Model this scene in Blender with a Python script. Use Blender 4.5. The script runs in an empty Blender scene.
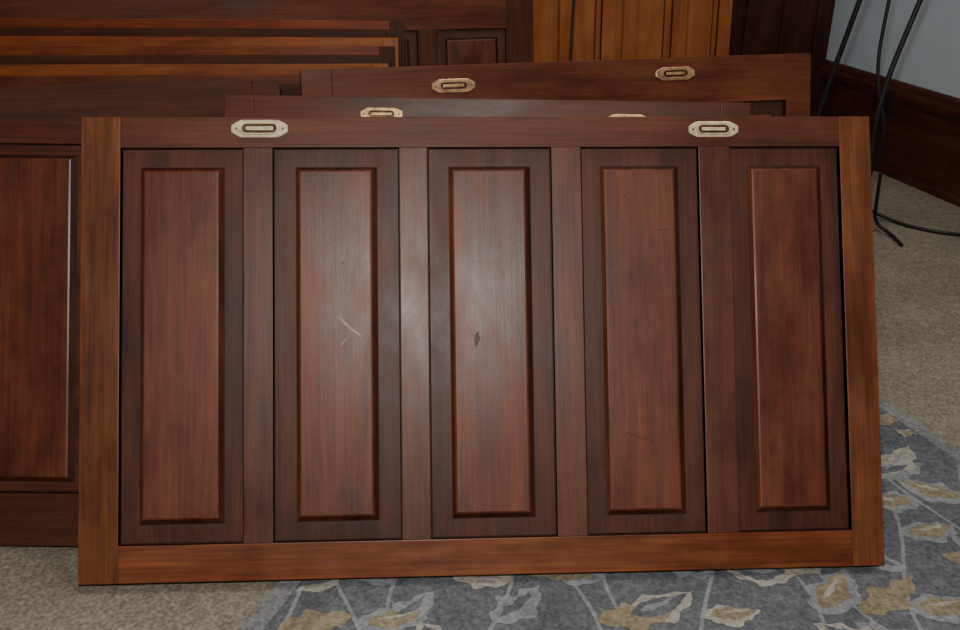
import bpy, bmesh, math, random
from mathutils import Vector, Matrix, noise
random.seed(4)
col = bpy.context.scene.collection

# ---------------------------------------------------------------- materials
def new_mat(name):
    m = bpy.data.materials.new(name); m.use_nodes = True
    nt = m.node_tree; b = nt.nodes["Principled BSDF"]
    return m, nt, b

def wood(name, dark, mid, light, axis='z', rough=0.42, seed=0.0, spec=0.5, blotch=0.4, bump=0.26, gain=1.0, coat=0.0):
    dark, mid, light = [[min(1, c*gain) for c in q] for q in (dark, mid, light)]
    m, nt, b = new_mat(name); N = nt.nodes; L = nt.links
    tc = N.new("ShaderNodeTexCoord")
    def mp(s, off=0):
        q = N.new("ShaderNodeMapping"); q.inputs["Scale"].default_value = s
        q.inputs["Location"].default_value = (seed+off, seed*1.7+off, seed*.6)
        L.new(tc.outputs["Object"], q.inputs[0]); return q
    if axis == 'z': s1, s2 = (22, 22, 2.2), (190, 190, 8)
    else: s1, s2 = (2.2, 22, 22), (8, 190, 190)
    n1 = N.new("ShaderNodeTexNoise"); n1.inputs["Scale"].default_value = 1; n1.inputs["Detail"].default_value = 7; n1.inputs["Distortion"].default_value = .7
    L.new(mp(s1).outputs[0], n1.inputs["Vector"])
    n2 = N.new("ShaderNodeTexNoise"); n2.inputs["Scale"].default_value = 1; n2.inputs["Detail"].default_value = 4
    L.new(mp(s2, 3).outputs[0], n2.inputs["Vector"])
    n3 = N.new("ShaderNodeTexNoise"); n3.inputs["Scale"].default_value = 7; n3.inputs["Detail"].default_value = 9; n3.inputs["Roughness"].default_value = .65
    L.new(mp((1.2, 1.2, .6) if axis == 'z' else (.6, 1.2, 1.2), 7).outputs[0], n3.inputs["Vector"])
    n4 = N.new("ShaderNodeTexNoise"); n4.inputs["Scale"].default_value = 1; n4.inputs["Detail"].default_value = 4
    L.new(mp((650, 650, 420) if axis == 'z' else (420, 650, 650), 11).outputs[0], n4.inputs["Vector"])
    r = N.new("ShaderNodeValToRGB"); e = r.color_ramp.elements
    e[0].position = .30; e[0].color = (*dark, 1); e[1].position = .72; e[1].color = (*light, 1)
    k = e.new(.5); k.color = (*mid, 1)
    mx = N.new("ShaderNodeMath"); mx.operation = 'MULTIPLY_ADD'; mx.inputs[1].default_value = .42
    L.new(n2.outputs["Fac"], mx.inputs[0])
    ma = N.new("ShaderNodeMath"); ma.operation = 'MULTIPLY'; ma.inputs[1].default_value = .58
    L.new(n1.outputs["Fac"], ma.inputs[0]); L.new(ma.outputs[0], mx.inputs[2])
    L.new(mx.outputs[0], r.inputs[0])
    rb = N.new("ShaderNodeValToRGB"); eb = rb.color_ramp.elements
    v = 1-blotch
    eb[0].position = .36; eb[0].color = (v, v*.88, v*.85, 1); eb[1].position = .6; eb[1].color = (1, 1, 1, 1)
    L.new(n3.outputs["Fac"], rb.inputs[0])
    mm = N.new("ShaderNodeMix"); mm.data_type = 'RGBA'; mm.blend_type = 'MULTIPLY'; mm.inputs[0].default_value = 1
    L.new(r.outputs[0], mm.inputs[6]); L.new(rb.outputs[0], mm.inputs[7])
    L.new(mm.outputs[2], b.inputs["Base Color"])
    rr = N.new("ShaderNodeMapRange"); rr.inputs[1].default_value = .35; rr.inputs[2].default_value = .65
    rr.inputs[3].default_value = rough-.06; rr.inputs[4].default_value = rough+.10
    L.new(n3.outputs["Fac"], rr.inputs[0]); L.new(rr.outputs[0], b.inputs["Roughness"])
    b.inputs["Specular IOR Level"].default_value = spec
    b.inputs["Coat Weight"].default_value = coat; b.inputs["Coat Roughness"].default_value = .36
    ad = N.new("ShaderNodeMath"); ad.operation = 'MULTIPLY_ADD'; ad.inputs[1].default_value = .5
    L.new(n4.outputs["Fac"], ad.inputs[0]); L.new(mx.outputs[0], ad.inputs[2])
    bp = N.new("ShaderNodeBump"); bp.inputs["Strength"].default_value = bump; bp.inputs["Distance"].default_value = .0011
    L.new(ad.outputs[0], bp.inputs["Height"]); L.new(bp.outputs[0], b.inputs["Normal"])
    L.new(bp.outputs[0], b.inputs["Coat Normal"])
    return m

def plain(name, c, rough=.5, metal=0, nscale=40, var=.25, bump=.1):
    m, nt, b = new_mat(name); N = nt.nodes; L = nt.links
    tc = N.new("ShaderNodeTexCoord")
    n = N.new("ShaderNodeTexNoise"); n.inputs["Scale"].default_value = nscale; n.inputs["Detail"].default_value = 5
    L.new(tc.outputs["Object"], n.inputs["Vector"])
    r = N.new("ShaderNodeValToRGB"); e = r.color_ramp.elements
    e[0].position = .3; e[0].color = (*[x*(1-var) for x in c], 1)
    e[1].position = .7; e[1].color = (*[min(1, x*(1+var)) for x in c], 1)
    L.new(n.outputs["Fac"], r.inputs[0]); L.new(r.outputs[0], b.inputs["Base Color"])
    b.inputs["Roughness"].default_value = rough; b.inputs["Metallic"].default_value = metal
    bp = N.new("ShaderNodeBump"); bp.inputs["Strength"].default_value = bump; bp.inputs["Distance"].default_value = .003
    L.new(n.outputs["Fac"], bp.inputs["Height"]); L.new(bp.outputs[0], b.inputs["Normal"])
    return m

def carpet(name, c1, c2, c3, big=3.0, pile=130, bump=.7, lo=.36, hi=.64):
    m, nt, b = new_mat(name); N = nt.nodes; L = nt.links
    tc = N.new("ShaderNodeTexCoord")
    n = N.new("ShaderNodeTexNoise"); n.inputs["Scale"].default_value = pile; n.inputs["Detail"].default_value = 3
    n2 = N.new("ShaderNodeTexNoise"); n2.inputs["Scale"].default_value = big; n2.inputs["Detail"].default_value = 6
    n3 = N.new("ShaderNodeTexNoise"); n3.inputs["Scale"].default_value = 40; n3.inputs["Detail"].default_value = 4
    for q in (n, n2, n3): L.new(tc.outputs["Object"], q.inputs["Vector"])
    r = N.new("ShaderNodeValToRGB"); e = r.color_ramp.elements
    e[0].position = lo; e[0].color = (*c1, 1); e[1].position = hi; e[1].color = (*c3, 1); k = e.new(.5); k.color = (*c2, 1)
    a = N.new("ShaderNodeMath"); a.operation = 'MULTIPLY'; a.inputs[1].default_value = .5; L.new(n.outputs["Fac"], a.inputs[0])
    a2 = N.new("ShaderNodeMath"); a2.operation = 'MULTIPLY_ADD'; a2.inputs[1].default_value = .25; L.new(n3.outputs["Fac"], a2.inputs[0]); L.new(a.outputs[0], a2.inputs[2])
    a3 = N.new("ShaderNodeMath"); a3.operation = 'MULTIPLY_ADD'; a3.inputs[1].default_value = .25; L.new(n2.outputs["Fac"], a3.inputs[0]); L.new(a2.outputs[0], a3.inputs[2])
    L.new(a3.outputs[0], r.inputs[0]); L.new(r.outputs[0], b.inputs["Base Color"])
    b.inputs["Roughness"].default_value = .95; b.inputs["Specular IOR Level"].default_value = .1
    bp = N.new("ShaderNodeBump"); bp.inputs["Strength"].default_value = bump; bp.inputs["Distance"].default_value = .006
    L.new(a3.outputs[0], bp.inputs["Height"]); L.new(bp.outputs[0], b.inputs["Normal"])
    return m

M = {}
M['stileO'] = wood("wood_stile_orange", (.075,.019,.005), (.19,.052,.012), (.32,.105,.027), 'z', .44, 1)
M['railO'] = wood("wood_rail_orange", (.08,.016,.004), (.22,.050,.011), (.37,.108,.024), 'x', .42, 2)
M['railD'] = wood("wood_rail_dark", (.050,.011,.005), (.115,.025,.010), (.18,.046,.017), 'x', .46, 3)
M['mull'] = wood("wood_mullion", (.050,.013,.007), (.12,.032,.015), (.19,.057,.026), 'z', .43, 4, .55, .4, .26, 1, .10)
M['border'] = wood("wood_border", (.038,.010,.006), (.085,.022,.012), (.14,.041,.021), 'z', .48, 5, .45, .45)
M['field'] = wood("wood_field", (.066,.013,.005), (.155,.034,.012), (.24,.063,.023), 'z', .44, 6, .55, .5, .28, 1, .12)
M['bevelLit'] = wood("wood_bevel_lit", (.07,.016,.007), (.15,.035,.013), (.23,.062,.022), 'z', .42, 7)  # lit copy of the bevel wood, light put into the colour
M['bevel'] = wood("wood_bevel_shaded", (.022,.006,.004), (.060,.015,.008), (.10,.027,.013), 'z', .45, 7, .3)  # shaded copy of the bevel wood, shade put into the colour
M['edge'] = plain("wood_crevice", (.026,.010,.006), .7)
M['darkx'] = wood("wood_old_dark_x", (.045,.014,.008), (.09,.028,.014), (.14,.046,.024), 'x', .6, 8, .25)
M['darkz'] = wood("wood_old_dark_z", (.045,.014,.008), (.09,.028,.014), (.14,.046,.024), 'z', .6, 9, .25)
M['orx'] = wood("wood_bright_x", (.16,.035,.008), (.36,.090,.019), (.53,.16,.036), 'x', .5, 10, .3)
M['orz'] = wood("wood_bright_z", (.25,.068,.018), (.36,.108,.027), (.46,.155,.042), 'z', .5, 11, .3, .2)
M['redx'] = wood("wood_red_x", (.12,.020,.006), (.26,.052,.015), (.38,.095,.028), 'x', .5, 12, .3)
M['redm'] = wood("wood_redbrown_x", (.07,.016,.007), (.16,.042,.016), (.24,.070,.028), 'x', .5, 14, .3)
M['redz'] = wood("wood_red_z", (.060,.012,.004), (.15,.033,.011), (.25,.063,.021), 'z', .36, 13, .6, .5, .35, 1, .15)
M['brass'] = plain("aged_brass", (.60,.39,.19), .38, .55, 60, .35)
M['brassP'] = plain("pale_brass", (.80,.65,.44), .42, .3, 70, .3)
M['brassD'] = plain("brass_recess", (.36,.24,.12), .45, .5, 60, .4)
M['black'] = plain("black_rubber", (.012,.012,.013), .5)
M['wallblue'] = plain("painted_wall_blue", (.54,.64,.73), .8, 0, 6, .05, .05)
M['base'] = wood("wood_baseboard", (.035,.009,.005), (.070,.018,.009), (.11,.03,.015), 'x', .45, 15)
M['casing'] = wood("wood_casing", (.030,.009,.006), (.065,.019,.011), (.10,.032,.018), 'z', .55, 16, .3)
M['scr'] = plain("scuffed_varnish", (.60,.42,.36), .6)
M['stain'] = plain("dark_stain", (.045,.016,.011), .5, 0, 200, .5)

# ---------------------------------------------------------------- mesh helpers
class MB:
    def __init__(s): s.bm = bmesh.new(); s.mats = []
    def mi(s, m):
        m = M[m] if isinstance(m, str) else m
        if m not in s.mats: s.mats.append(m)
        return s.mats.index(m)
    def box(s, x0, x1, y0, y1, z0, z1, mat, bev=.0015):
        b2 = bmesh.new()
        bmesh.ops.create_cube(b2, size=1)
        for v in b2.verts:
            v.co = Vector(((x0+x1)/2+v.co.x*(x1-x0), (y0+y1)/2+v.co.y*(y1-y0), (z0+z1)/2+v.co.z*(z1-z0)))
        if bev: bmesh.ops.bevel(b2, geom=b2.edges[:], offset=bev, segments=2, affect='EDGES', profile=.6)
        i = s.mi(mat)
        vm = {v: s.bm.verts.new(v.co) for v in b2.verts}
        for f in b2.faces:
            nf = s.bm.faces.new([vm[v] for v in f.verts]); nf.material_index = i
        b2.free()
    def ring(s, a, b, mat):
        n = len(a); ml = mat if isinstance(mat, (list, tuple)) else [mat]*n
        for k in range(n):
            f = s.bm.faces.new((a[k], a[(k+1) % n], b[(k+1) % n], b[k])); f.material_index = s.mi(ml[k])
    def loop(s, pts): return [s.bm.verts.new(p) for p in pts]
    def done(s, name, parent=None, smooth=False):
        bmesh.ops.recalc_face_normals(s.bm, faces=s.bm.faces[:])
        me = bpy.data.meshes.new(name); s.bm.to_mesh(me); s.bm.free()
        for m in s.mats: me.materials.append(m)
        if smooth:
            for p in me.polygons: p.use_smooth = True
        o = bpy.data.objects.new(name, me); col.objects.link(o)
        if parent: o.parent = parent
        return o

def raised(mb, x0, x1, z0, z1, ix, iz, depth=.010, bv=.009, mats=('border','bevel','field','bevelLit')):
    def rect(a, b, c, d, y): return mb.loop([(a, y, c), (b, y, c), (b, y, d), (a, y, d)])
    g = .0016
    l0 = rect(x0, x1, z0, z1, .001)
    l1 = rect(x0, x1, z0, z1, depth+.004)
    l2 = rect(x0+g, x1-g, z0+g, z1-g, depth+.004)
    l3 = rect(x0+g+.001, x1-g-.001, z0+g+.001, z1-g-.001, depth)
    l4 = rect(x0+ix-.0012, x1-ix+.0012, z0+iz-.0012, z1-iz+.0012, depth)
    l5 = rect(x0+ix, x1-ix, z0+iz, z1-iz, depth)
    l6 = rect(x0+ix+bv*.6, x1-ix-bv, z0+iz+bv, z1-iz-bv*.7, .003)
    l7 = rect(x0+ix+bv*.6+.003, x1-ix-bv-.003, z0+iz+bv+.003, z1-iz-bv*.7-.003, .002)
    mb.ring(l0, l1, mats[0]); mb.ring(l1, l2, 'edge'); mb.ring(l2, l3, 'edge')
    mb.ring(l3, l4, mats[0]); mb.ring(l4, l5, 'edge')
    mb.ring(l5, l6, [mats[1], mats[1], mats[1], mats[3]])  # painted shading: left bevel in lit colour, bottom, right and top in shaded
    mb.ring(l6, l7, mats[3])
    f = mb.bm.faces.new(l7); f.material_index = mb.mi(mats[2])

def pull(name, parent, x, z, w=.094, h=.030, plate='brass', inner='brassD'):
    """flush sash pull: clipped-corner plate, raised oval rim, sunken finger cup, two screws"""
    mb = MB(); n = 48
    def stad(hw, hh, y, p=1.0):
        pts = []
        for k in range(n):
            a = 2*math.pi*k/n; c, s_ = math.cos(a), math.sin(a)
            if p < 0:
                t = 1/max(abs(c), abs(s_), (abs(c)+abs(s_))/1.38)
                X, Z = hw*c*t, hh*s_*t
                ax = abs(c*t)
                X = hw*(1 if c > 0 else -1)*min(1, ax**.45) if ax > 0 else 0
            else:
                r = hh; X = (hw-r)*(1 if c > 0 else -1)*min(1, abs(c)*3) + r*c; Z = hh*s_
            pts.append((x+X, y, z+Z))
        return mb.loop(pts)
    o0 = stad(w/2, h/2, 0.0, -1); o1 = stad(w/2, h/2, -.0016, -1); o2 = stad(w/2-.0015, h/2-.0015, -.0024, -1)
    r0 = stad(w*.34, h*.36, -.0024); r1 = stad(w*.335, h*.34, -.0046); r2 = stad(w*.31, h*.27, -.0046)
    c0 = stad(w*.30, h*.25, -.0012); c1 = stad(w*.295, h*.22, .0004)
    mb.ring(o0, o1, plate); mb.ring(o1, o2, plate); mb.ring(o2, r0, plate); mb.ring(r0, r1, 'brassD')
    mb.ring(r1, r2, plate); mb.ring(r2, c0, 'brassD'); mb.ring(c0, c1, 'brassD')
    mb.bm.faces.new(c1).material_index = mb.mi(inner)
    mb.box(x-w*.24, x+w*.24, -.0034, 0, z-h*.10, z+h*.13, plate, .001)
    for sx in (-1, 1):
        a = []; b_ = []
        for k in range(12):
            t = 2*math.pi*k/12
            a.append((x+sx*w*.41+.0026*math.cos(t), -.0024, z+.0026*math.sin(t)))
            b_.append((x+sx*w*.41+.0018*math.cos(t), -.0036, z+.0018*math.sin(t)))
        A = mb.loop(a); B = mb.loop(b_); mb.ring(A, B, 'brassD'); mb.bm.faces.new(B).material_index = mb.mi('brassD')
    return mb.done(name, parent)

def panel(name, W, H, T, openings, loc, yaw, lean, mats=None, pulls=(), depth=.010):
    """framed raised-panel board. local: x along, z up the face, y through the thickness"""
    mt = dict(ls='stileO', rs='stileO', top='railD', bot='railO', mull='mull', border='border', bevel='bevel', field='field', back='darkx', bevelLit='bevelLit')
    if mats: mt.update(mats)
    mb = MB()
    ops = sorted(openings, key=lambda q: q[0])
    z0 = ops[0][2]; z1 = ops[0][3]
    xL = ops[0][0]; xR = ops[-1][1]
    mb.box(0, xL, 0, T, 0, H, mt['ls']); mb.box(xR, W, 0, T, 0, H, mt['rs'])
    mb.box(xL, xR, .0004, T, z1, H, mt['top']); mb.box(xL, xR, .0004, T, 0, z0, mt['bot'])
    for a, b in zip(ops[:-1], ops[1:]):
        mb.box(a[1], b[0], .0004, T, z0, z1, mt['mull'])
    for q in ops:
        raised(mb, q[0], q[1], z0, z1, q[4], q[5], depth, mats=(mt['border'], mt['bevel'], mt['field'], mt['bevelLit']))
        mb.box(q[0]-.0005, q[1]+.0005, T-.008, T-.003, z0-.0005, z1+.0005, mt['back'], 0)
    o = mb.done(name)
    o.location = (loc[0], loc[1], loc[2] + T*math.sin(lean)); o.rotation_euler = (-lean, 0, yaw)
    for i, p in enumerate(pulls):
        pull(f"flush_pull_{i+1}", o, *p)
    return o
R = math.radians

# ---------------------------------------------------------------- the panels
ops = [(.067,.278,.063,.749,.034,.034), (.329,.550,.063,.749,.040,.034), (.600,.820,.063,.747,.038,.034),
       (.873,1.085,.063,.747,.036,.034), (1.142,1.343,.063,.747,.034,.034)]
main = panel("wood_wainscot_panel", 1.40, .8036, .028, ops, (0, 0, .0045), 0, R(28),
      pulls=[(.307,.782,.098,.031,'brassP','brassD'), (1.113,.780,.090,.028,'brassP','brassD')])
# scuffs and a small knot stain on the varnish
sc = MB()
def sliver(x, z, ang, L, w, mat):
    pts = [(-L/2,0),(-L*.2,w/2),(L*.25,w/2),(L/2,0),(L*.2,-w/2),(-L*.3,-w/2)]
    vs = sc.loop([(x+p[0]*math.cos(ang)-p[1]*math.sin(ang), .0016, z+p[0]*math.sin(ang)+p[1]*math.cos(ang)) for p in pts])
    sc.bm.faces.new(vs).material_index = sc.mi(mat)
sliver(.462,.432,R(-38),.050,.0019,'scr'); sliver(.470,.424,R(-35),.035,.0015,'scr'); sliver(.455,.440,R(-40),.02,.0012,'scr'); sliver(.448,.447,R(-42),.018,.0010,'scr')
sliver(.452,.408,R(50),.026,.0011,'scr'); sliver(.96,.235,R(-25),.05,.0012,'stain'); sliver(.985,.228,R(-25),.03,.001,'stain')
sliver(.40,.70,R(10),.03,.0014,'stain'); sliver(1.02,.60,R(5),.03,.0012,'stain')
for (sx, sz, sr) in ((.6835,.410,.0075),(.6825,.400,.004),(.685,.419,.0035),(.45,.545,.002),(.95,.66,.002)):
    sc.bm.faces.new(sc.loop([(sx+sr*.7*math.cos(k*.628)*(1+.25*math.sin(k*2.3)), .00155, sz+sr*math.sin(k*.628)*(1+.2*math.cos(k*1.7))) for k in range(10)])).material_index = sc.mi('stain')
sc.done("varnish_scuffs", main)

def row(n, W, H, st, ml, b, t, ix=.03, iz=.03):
    w = (W-2*st-(n-1)*ml)/n
    return [(st+i*(w+ml), st+i*(w+ml)+w, b, H-t, ix, iz) for i in range(n)]

pl = [(.05,.26,.095,.725), (.31,.52,.095,.725), (.57,.78,.095,.725), (.83,1.02,.095,.725), (1.07,1.262,.095,.725)]
panel("wood_wainscot_panel.001", 1.31, .765, .028, [(*q,.024,.02) for q in pl], (-1.285, .175, 0), R(-3), R(25),
      mats=dict(ls='redz', rs='redz', top='railD', bot='darkx', mull='redz', field='redz', border='railD', bevelLit='redz'))
panel("wood_wainscot_panel.002", 1.08, .729, .028, row(4, 1.08, .729, .06, .05, .06, .06), (.165, .443, .0045), R(-4), R(20),
      mats=dict(ls='railD', rs='railD', top='railD', bot='darkx', mull='darkz'),
      pulls=[(.325,.694,.088,.027,'brass','brassD'), (.83,.688,.088,.027,'brass','brassD')])
panel("wood_wainscot_panel.003", 1.35, .728, .028, row(5, 1.35, .728, .06, .05, .06, .08), (-1.02, .40, 0), R(10), R(18),
      mats=dict(ls='darkz', rs='darkx', top='darkx', bot='darkx', mull='darkz'))
panel("wood_wainscot_panel.004", 1.30, .724, .028, row(5, 1.30, .724, .07, .05, .06, .115), (.345, .735, 0), R(10.8), R(15),
      mats=dict(ls='redm', rs='redm', top='redm', bot='railD', mull='mull'),
      pulls=[(.355,.676,.105,.032,'brass','brassD'), (.922,.685,.105,.032,'brass','brassD')])

stk = [(.648,1.09,'darkx','darkz'), (.662,1.135,'redm','redz'), (.678,1.18,'orx','orz'), (.692,1.225,'darkx','darkz'), (.706,1.27,'redx','darkz'),
       (.721,1.315,'orx','orz'), (.736,1.36,'darkx','darkz'), (.752,1.405,'redx','darkz')]
for i, (H, y, mx, mz) in enumerate(stk):
    yw = R(3-i*.65)
    xr = .49+.006*i; Wd = 1.75
    panel("wood_wainscot_panel.%03d" % (5+i), Wd, H, .022, row(6, Wd, H, .04, .05, .06, .07),
          (xr-Wd*math.cos(yw), y-.10-Wd*math.sin(yw), 0), yw, R(8+i*.25),
          mats=dict(ls=mz, rs=mz, top=mx, bot=mx, mull=mz))

# ---------------------------------------------------------------- room
YW = R(13.5)
corner = Vector((2.37, 3.02, 0))
m_carpet = carpet("carpet_beige", (.14,.12,.095), (.26,.23,.182), (.41,.37,.30))
fl = MB(); fl.box(-4, 4.5, -3.5, 4.5, -.06, 0, m_carpet, 0); fl.done("floor")
def room_obj(mb, name):
    o = mb.done(name); o.location = corner; o.rotation_euler = (0, 0, YW); return o
b = MB(); b.box(-6, .12, 0, .12, 0, 2.7, 'wallblue', 0); room_obj(b, "wall_back")
b = MB(); b.box(0, .12, -6, 0, 0, 2.7, 'wallblue', 0); room_obj(b, "wall_right")
def baseboard(name, rotz):
    b = MB(); Lx = 5.9
    prof = [(0,0),(-.030,0),(-.030,.02),(-.022,.032),(-.022,.29),(-.030,.30),(-.036,.315),(-.034,.335),(-.024,.345),(-.020,.362),(-.010,.372),(0,.374)]
    A = b.loop([(0, p[0], p[1]) for p in prof]); B = b.loop([(Lx, p[0], p[1]) for p in prof])
    b.ring(A, B, 'base'); b.bm.faces.new(A); b.bm.faces.new(B)
    o = b.done(name); o.location = corner; o.rotation_euler = (0, 0, rotz); return o
baseboard("baseboard_right", YW-math.pi/2)
b = MB()
b.box(-.52, -.002, -.05, -.001, 0, 2.3, 'casing'); b.box(-.44, -.37, -.065, -.049, .0, 2.3, 'casing'); b.box(-.09, -.02, -.065, -.049, .0, 2.3, 'casing'); b.box(-.26,-.16,-.058,-.049,0,2.3,'casing')
room_obj(b, "trim_door_casing")

dd = panel("paneled_door", 2.37, .875, .035, row(7, 2.37, .875, .10, .07, .08, .255), (-1.335, 1.66, 0), R(11), R(8),
      mats=dict(ls='darkz', rs='darkz', top='redm', bot='darkx', mull='darkz', field='redz'), depth=.012)
od = panel("paneled_door.001", .85, 2.03, .036,
      [(.115,.31,.10,1.9,.022,.04), (.365,.60,.10,1.9,.03,.04), (.645,.795,.10,1.9,.02,.04)], (.965, 2.28, 0), R(12), R(5),
      mats=dict(ls='orz', rs='orz', top='orx', bot='orx', mull='orz', field='orz', border='orz', bevel='stileO', bevelLit='orz'), depth=.012)

# ---------------------------------------------------------------- rug
m_rug = carpet("rug_blue_grey", (.085,.091,.103), (.142,.151,.168), (.215,.227,.247), 6)
m_edge = carpet("rug_border_grey", (.15,.156,.165), (.24,.248,.258), (.34,.35,.36), 6)
m_cream = carpet("rug_cream", (.26,.25,.215), (.40,.385,.335), (.54,.525,.465), 6)
m_tan = carpet("rug_tan", (.18,.15,.095), (.29,.245,.165), (.41,.355,.25), 6)
m_lb = carpet("rug_light_blue", (.18,.192,.21), (.27,.287,.305), (.38,.397,.415), 6)
quad = [Vector((-.06,-.95)), Vector((2.16,-.95)), Vector((1.655,.64)), Vector((.375,.11))]
rg = MB()
def inset_quad(q, d):
    out = []
    for i in range(4):
        p, a, bb = q[i], q[i-1], q[(i+1) % 4]
        u = (a-p).normalized(); v = (bb-p).normalized()
        s = abs(u.x*v.y-u.y*v.x); out.append(p+(u+v)*d/s)
    return out
q0 = quad; q1 = inset_quad(quad, .035)
A0 = rg.loop([(p.x, p.y, 0.0005) for p in q0]); A1 = rg.loop([(p.x, p.y, .0025) for p in q0]); A2 = rg.loop([(p.x, p.y, .003) for p in q1])
rg.ring(A0, A1, m_edge); rg.ring(A1, A2, m_edge); rg.bm.faces.new(A2).material_index = rg.mi(m_rug)
qi = inset_quad(quad, .037)
def inside(x, y):
    for i in range(4):
        a, bb = qi[i], qi[(i+1) % 4]
        if (bb.x-a.x)*(y-a.y)-(bb.y-a.y)*(x-a.x) < 0: return False
    return True
zc = [0]
def strip(left, right, z, mat):
    zc[0] = (zc[0]+1) % 60; zz = z+zc[0]*.000003; i = rg.mi(mat)
    va = [rg.bm.verts.new((p[0], p[1], zz)) for p in left]; vb = [rg.bm.verts.new((p[0], p[1], zz)) for p in right]
    for k in range(len(va)-1):
        if all(inside(v.co.x, v.co.y) for v in (va[k], va[k+1], vb[k], vb[k+1])):
            f = rg.bm.faces.new((va[k], va[k+1], vb[k+1], vb[k])); f.material_index = i
def leaf(cx, cy, ang, L, Wd, mat, z, bend=.25, n=26, wob=.005, lobes=0):
    left = []; right = []
    for k in range(n+1):
        t = k/n; w = max(.0006, Wd*math.sin(math.pi*t**.8)*(1-.15*t)/2*(1+lobes*math.sin(t*18)))
        sx = t*L; sy = bend*L*math.sin(t*1.8)*.5
        for lst, sg in ((left, 1), (right, -1)):
            X, Y = sx, sy+sg*w
            x = cx+X*math.cos(ang)-Y*math.sin(ang); y = cy+X*math.sin(ang)+Y*math.cos(ang)
            nn = noise.noise_vector(Vector((x*75, y*75, z*500)))
            lst.append((x+nn.x*wob, y+nn.y*wob))
    strip(left, right, z, mat)
def stem(pts, w, mat, z):
    left = []; right = []
    for k in range(len(pts)):
        a = pts[max(0, k-1)]; bb = pts[min(len(pts)-1, k+1)]
        d = Vector((bb[0]-a[0], bb[1]-a[1])); nrm = Vector((-d.y, d.x)).normalized()*w/2
        left.append((pts[k][0]+nrm.x, pts[k][1]+nrm.y)); right.append((pts[k][0]-nrm.x, pts[k][1]-nrm.y))
    strip(left, right, z, mat)
for j in range(19):
    ox = -.05+j*.125; ph = j*1.9
    pts = [(ox+.05*math.sin(k*.22+ph), -.95+k*.025) for k in range(68)]
    stem(pts, .007, m_lb, .0034)
    for k in range(2, 66, 4):
        x, y = pts[k]; side = 1 if (k//4) % 2 else -1
        a = math.pi/2+side*random.uniform(.5, 1.3)
        L = random.uniform(.10, .16); Wd = L*random.uniform(.5, .72)
        kind = random.random(); dx, dy = .016*math.cos(a), .016*math.sin(a)
        if kind < .34:
            leaf(x, y, a, L, Wd, m_lb if random.random() < .5 else m_cream, .0036, side*.3, lobes=.12); leaf(x+dx, y+dy, a, L*.80, Wd*.62, m_tan, .0039, side*.3, lobes=.1)
            leaf(x+dx*2.4, y+dy*2.4, a, L*.5, Wd*.14, m_cream, .0042, side*.3)
        elif kind < .48:
            leaf(x, y, a, L, Wd, m_cream, .0036, side*.3, lobes=.15); leaf(x+dx, y+dy, a, L*.78, Wd*.62, m_rug, .0039, side*.3)
            leaf(x+dx*2, y+dy*2, a, L*.55, Wd*.22, m_lb, .0042, side*.3)
        elif kind < .64:
            leaf(x, y, a, L, Wd*.8, m_cream, .0036, side*.3, lobes=.2); leaf(x+dx, y+dy, a, L*.7, Wd*.12, m_lb, .0039, side*.3)
        elif kind < .86:
            leaf(x, y, a, L, Wd*.8, m_lb, .0036, side*.3, lobes=.25); leaf(x+dx, y+dy, a, L*.7, Wd*.25, m_rug, .0039, side*.3)
        else:
            leaf(x, y, a, L, Wd*.8, m_tan, .0036, side*.3, lobes=.25)
rg.done("area_rug")

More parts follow.
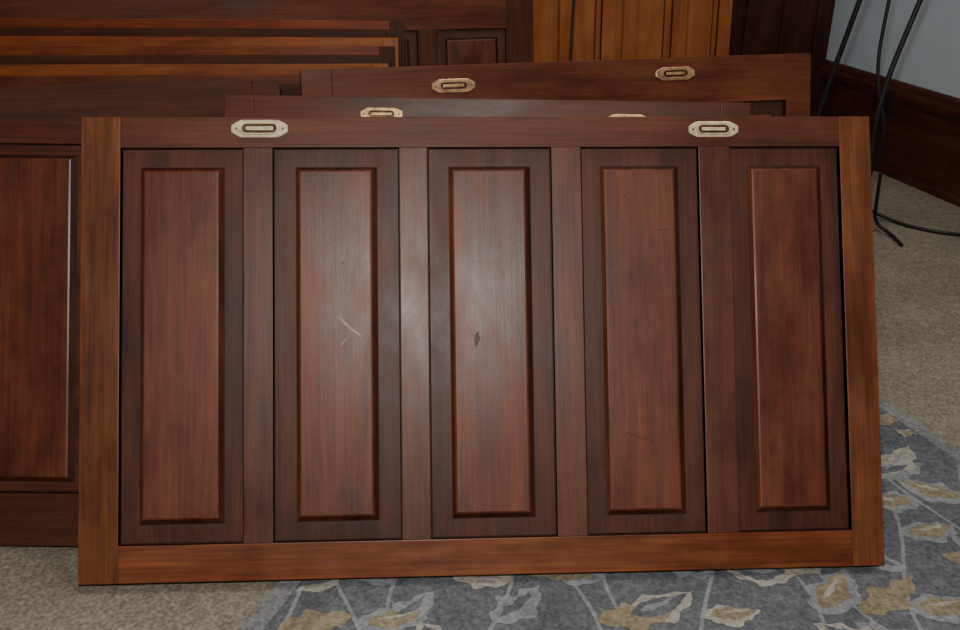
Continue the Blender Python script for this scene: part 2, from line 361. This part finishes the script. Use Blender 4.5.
# ---------------------------------------------------------------- black stand + cords
def tube(name, pts, r, mat, parent=None):
    c = bpy.data.curves.new(name, 'CURVE'); c.dimensions = '3D'; c.bevel_depth = r; c.bevel_resolution = 3; c.use_fill_caps = True
    s = c.splines.new('NURBS'); s.points.add(len(pts)-1)
    for q, p in zip(s.points, pts): q.co = (*p, 1)
    s.use_endpoint_u = True; s.order_u = 3
    c.materials.append(M[mat]); o = bpy.data.objects.new(name, c); col.objects.link(o)
    if parent: o.parent = parent
    return o
st = bpy.data.objects.new("black_metal_stand", None); col.objects.link(st)
tube("leg_1", [(2.10,1.75,.0),(2.08,1.747,.25),(2.069,1.747,.458),(2.149,1.769,.753),(2.30,1.80,1.3)], .009, 'black', st)
tube("leg_2", [(1.91,1.97,.0),(1.949,1.931,.367),(2.005,1.881,.74),(2.09,1.81,1.3)], .009, 'black', st)
tube("top_bar", [(2.05,1.80,1.3),(2.2,1.80,1.31),(2.34,1.80,1.3)], .009, 'black', st)
tube("power_cord", [(2.09,1.80,1.3),(2.06,1.80,.70),(2.065,1.78,.5),(2.13,1.75,.32),(2.10,1.80,.16),(2.17,1.93,.03),(2.25,1.84,.007),(2.285,1.778,.007),(2.40,1.69,.007),(2.6,1.66,.007)], .006, 'black')
tube("power_cord.001", [(2.11,1.72,.22),(2.12,1.73,.12),(2.14,1.76,.03),(2.183,1.697,.007),(2.17,1.60,.007)], .006, 'black')
tube("hanging_cord", [(1.125,2.22,1.6),(1.12,2.2,1.0),(1.11,2.17,.65),(1.105,2.14,.45),(1.11,2.12,.3)], .005, 'black')

# ---------------------------------------------------------------- light
def light(name, typ, loc, e, color=(1,1,1), **k):
    l = bpy.data.lights.new(name, typ); l.energy = e; l.color = color
    for a, v in k.items(): setattr(l, a, v)
    o = bpy.data.objects.new(name, l); o.location = loc; col.objects.link(o); return o
light("camera_flash", 'POINT', (.56, -1.24, 1.37), 72, (1, .965, .915), shadow_soft_size=.04)
a = light("overhead_fill", 'AREA', (1.3, .9, 2.6), 22, (1, .92, .82), size=1.2)  # added overhead fill for ambient brightness, no actual fixture
w = bpy.data.worlds.new("World"); bpy.context.scene.world = w; w.use_nodes = True
w.node_tree.nodes["Background"].inputs[0].default_value = (1, .93, .86, 1); w.node_tree.nodes["Background"].inputs[1].default_value = .14

# ---------------------------------------------------------------- camera
cd = bpy.data.cameras.new("camera"); cam = bpy.data.objects.new("camera", cd); col.objects.link(cam)
cd.sensor_width = 36; cd.lens = 35.625; cd.clip_start = .05
cam.location = (.6079, -1.2969, 1.1213); cam.rotation_euler = (R(64.968), R(-.626), R(-2.8))
bpy.context.scene.camera = cam
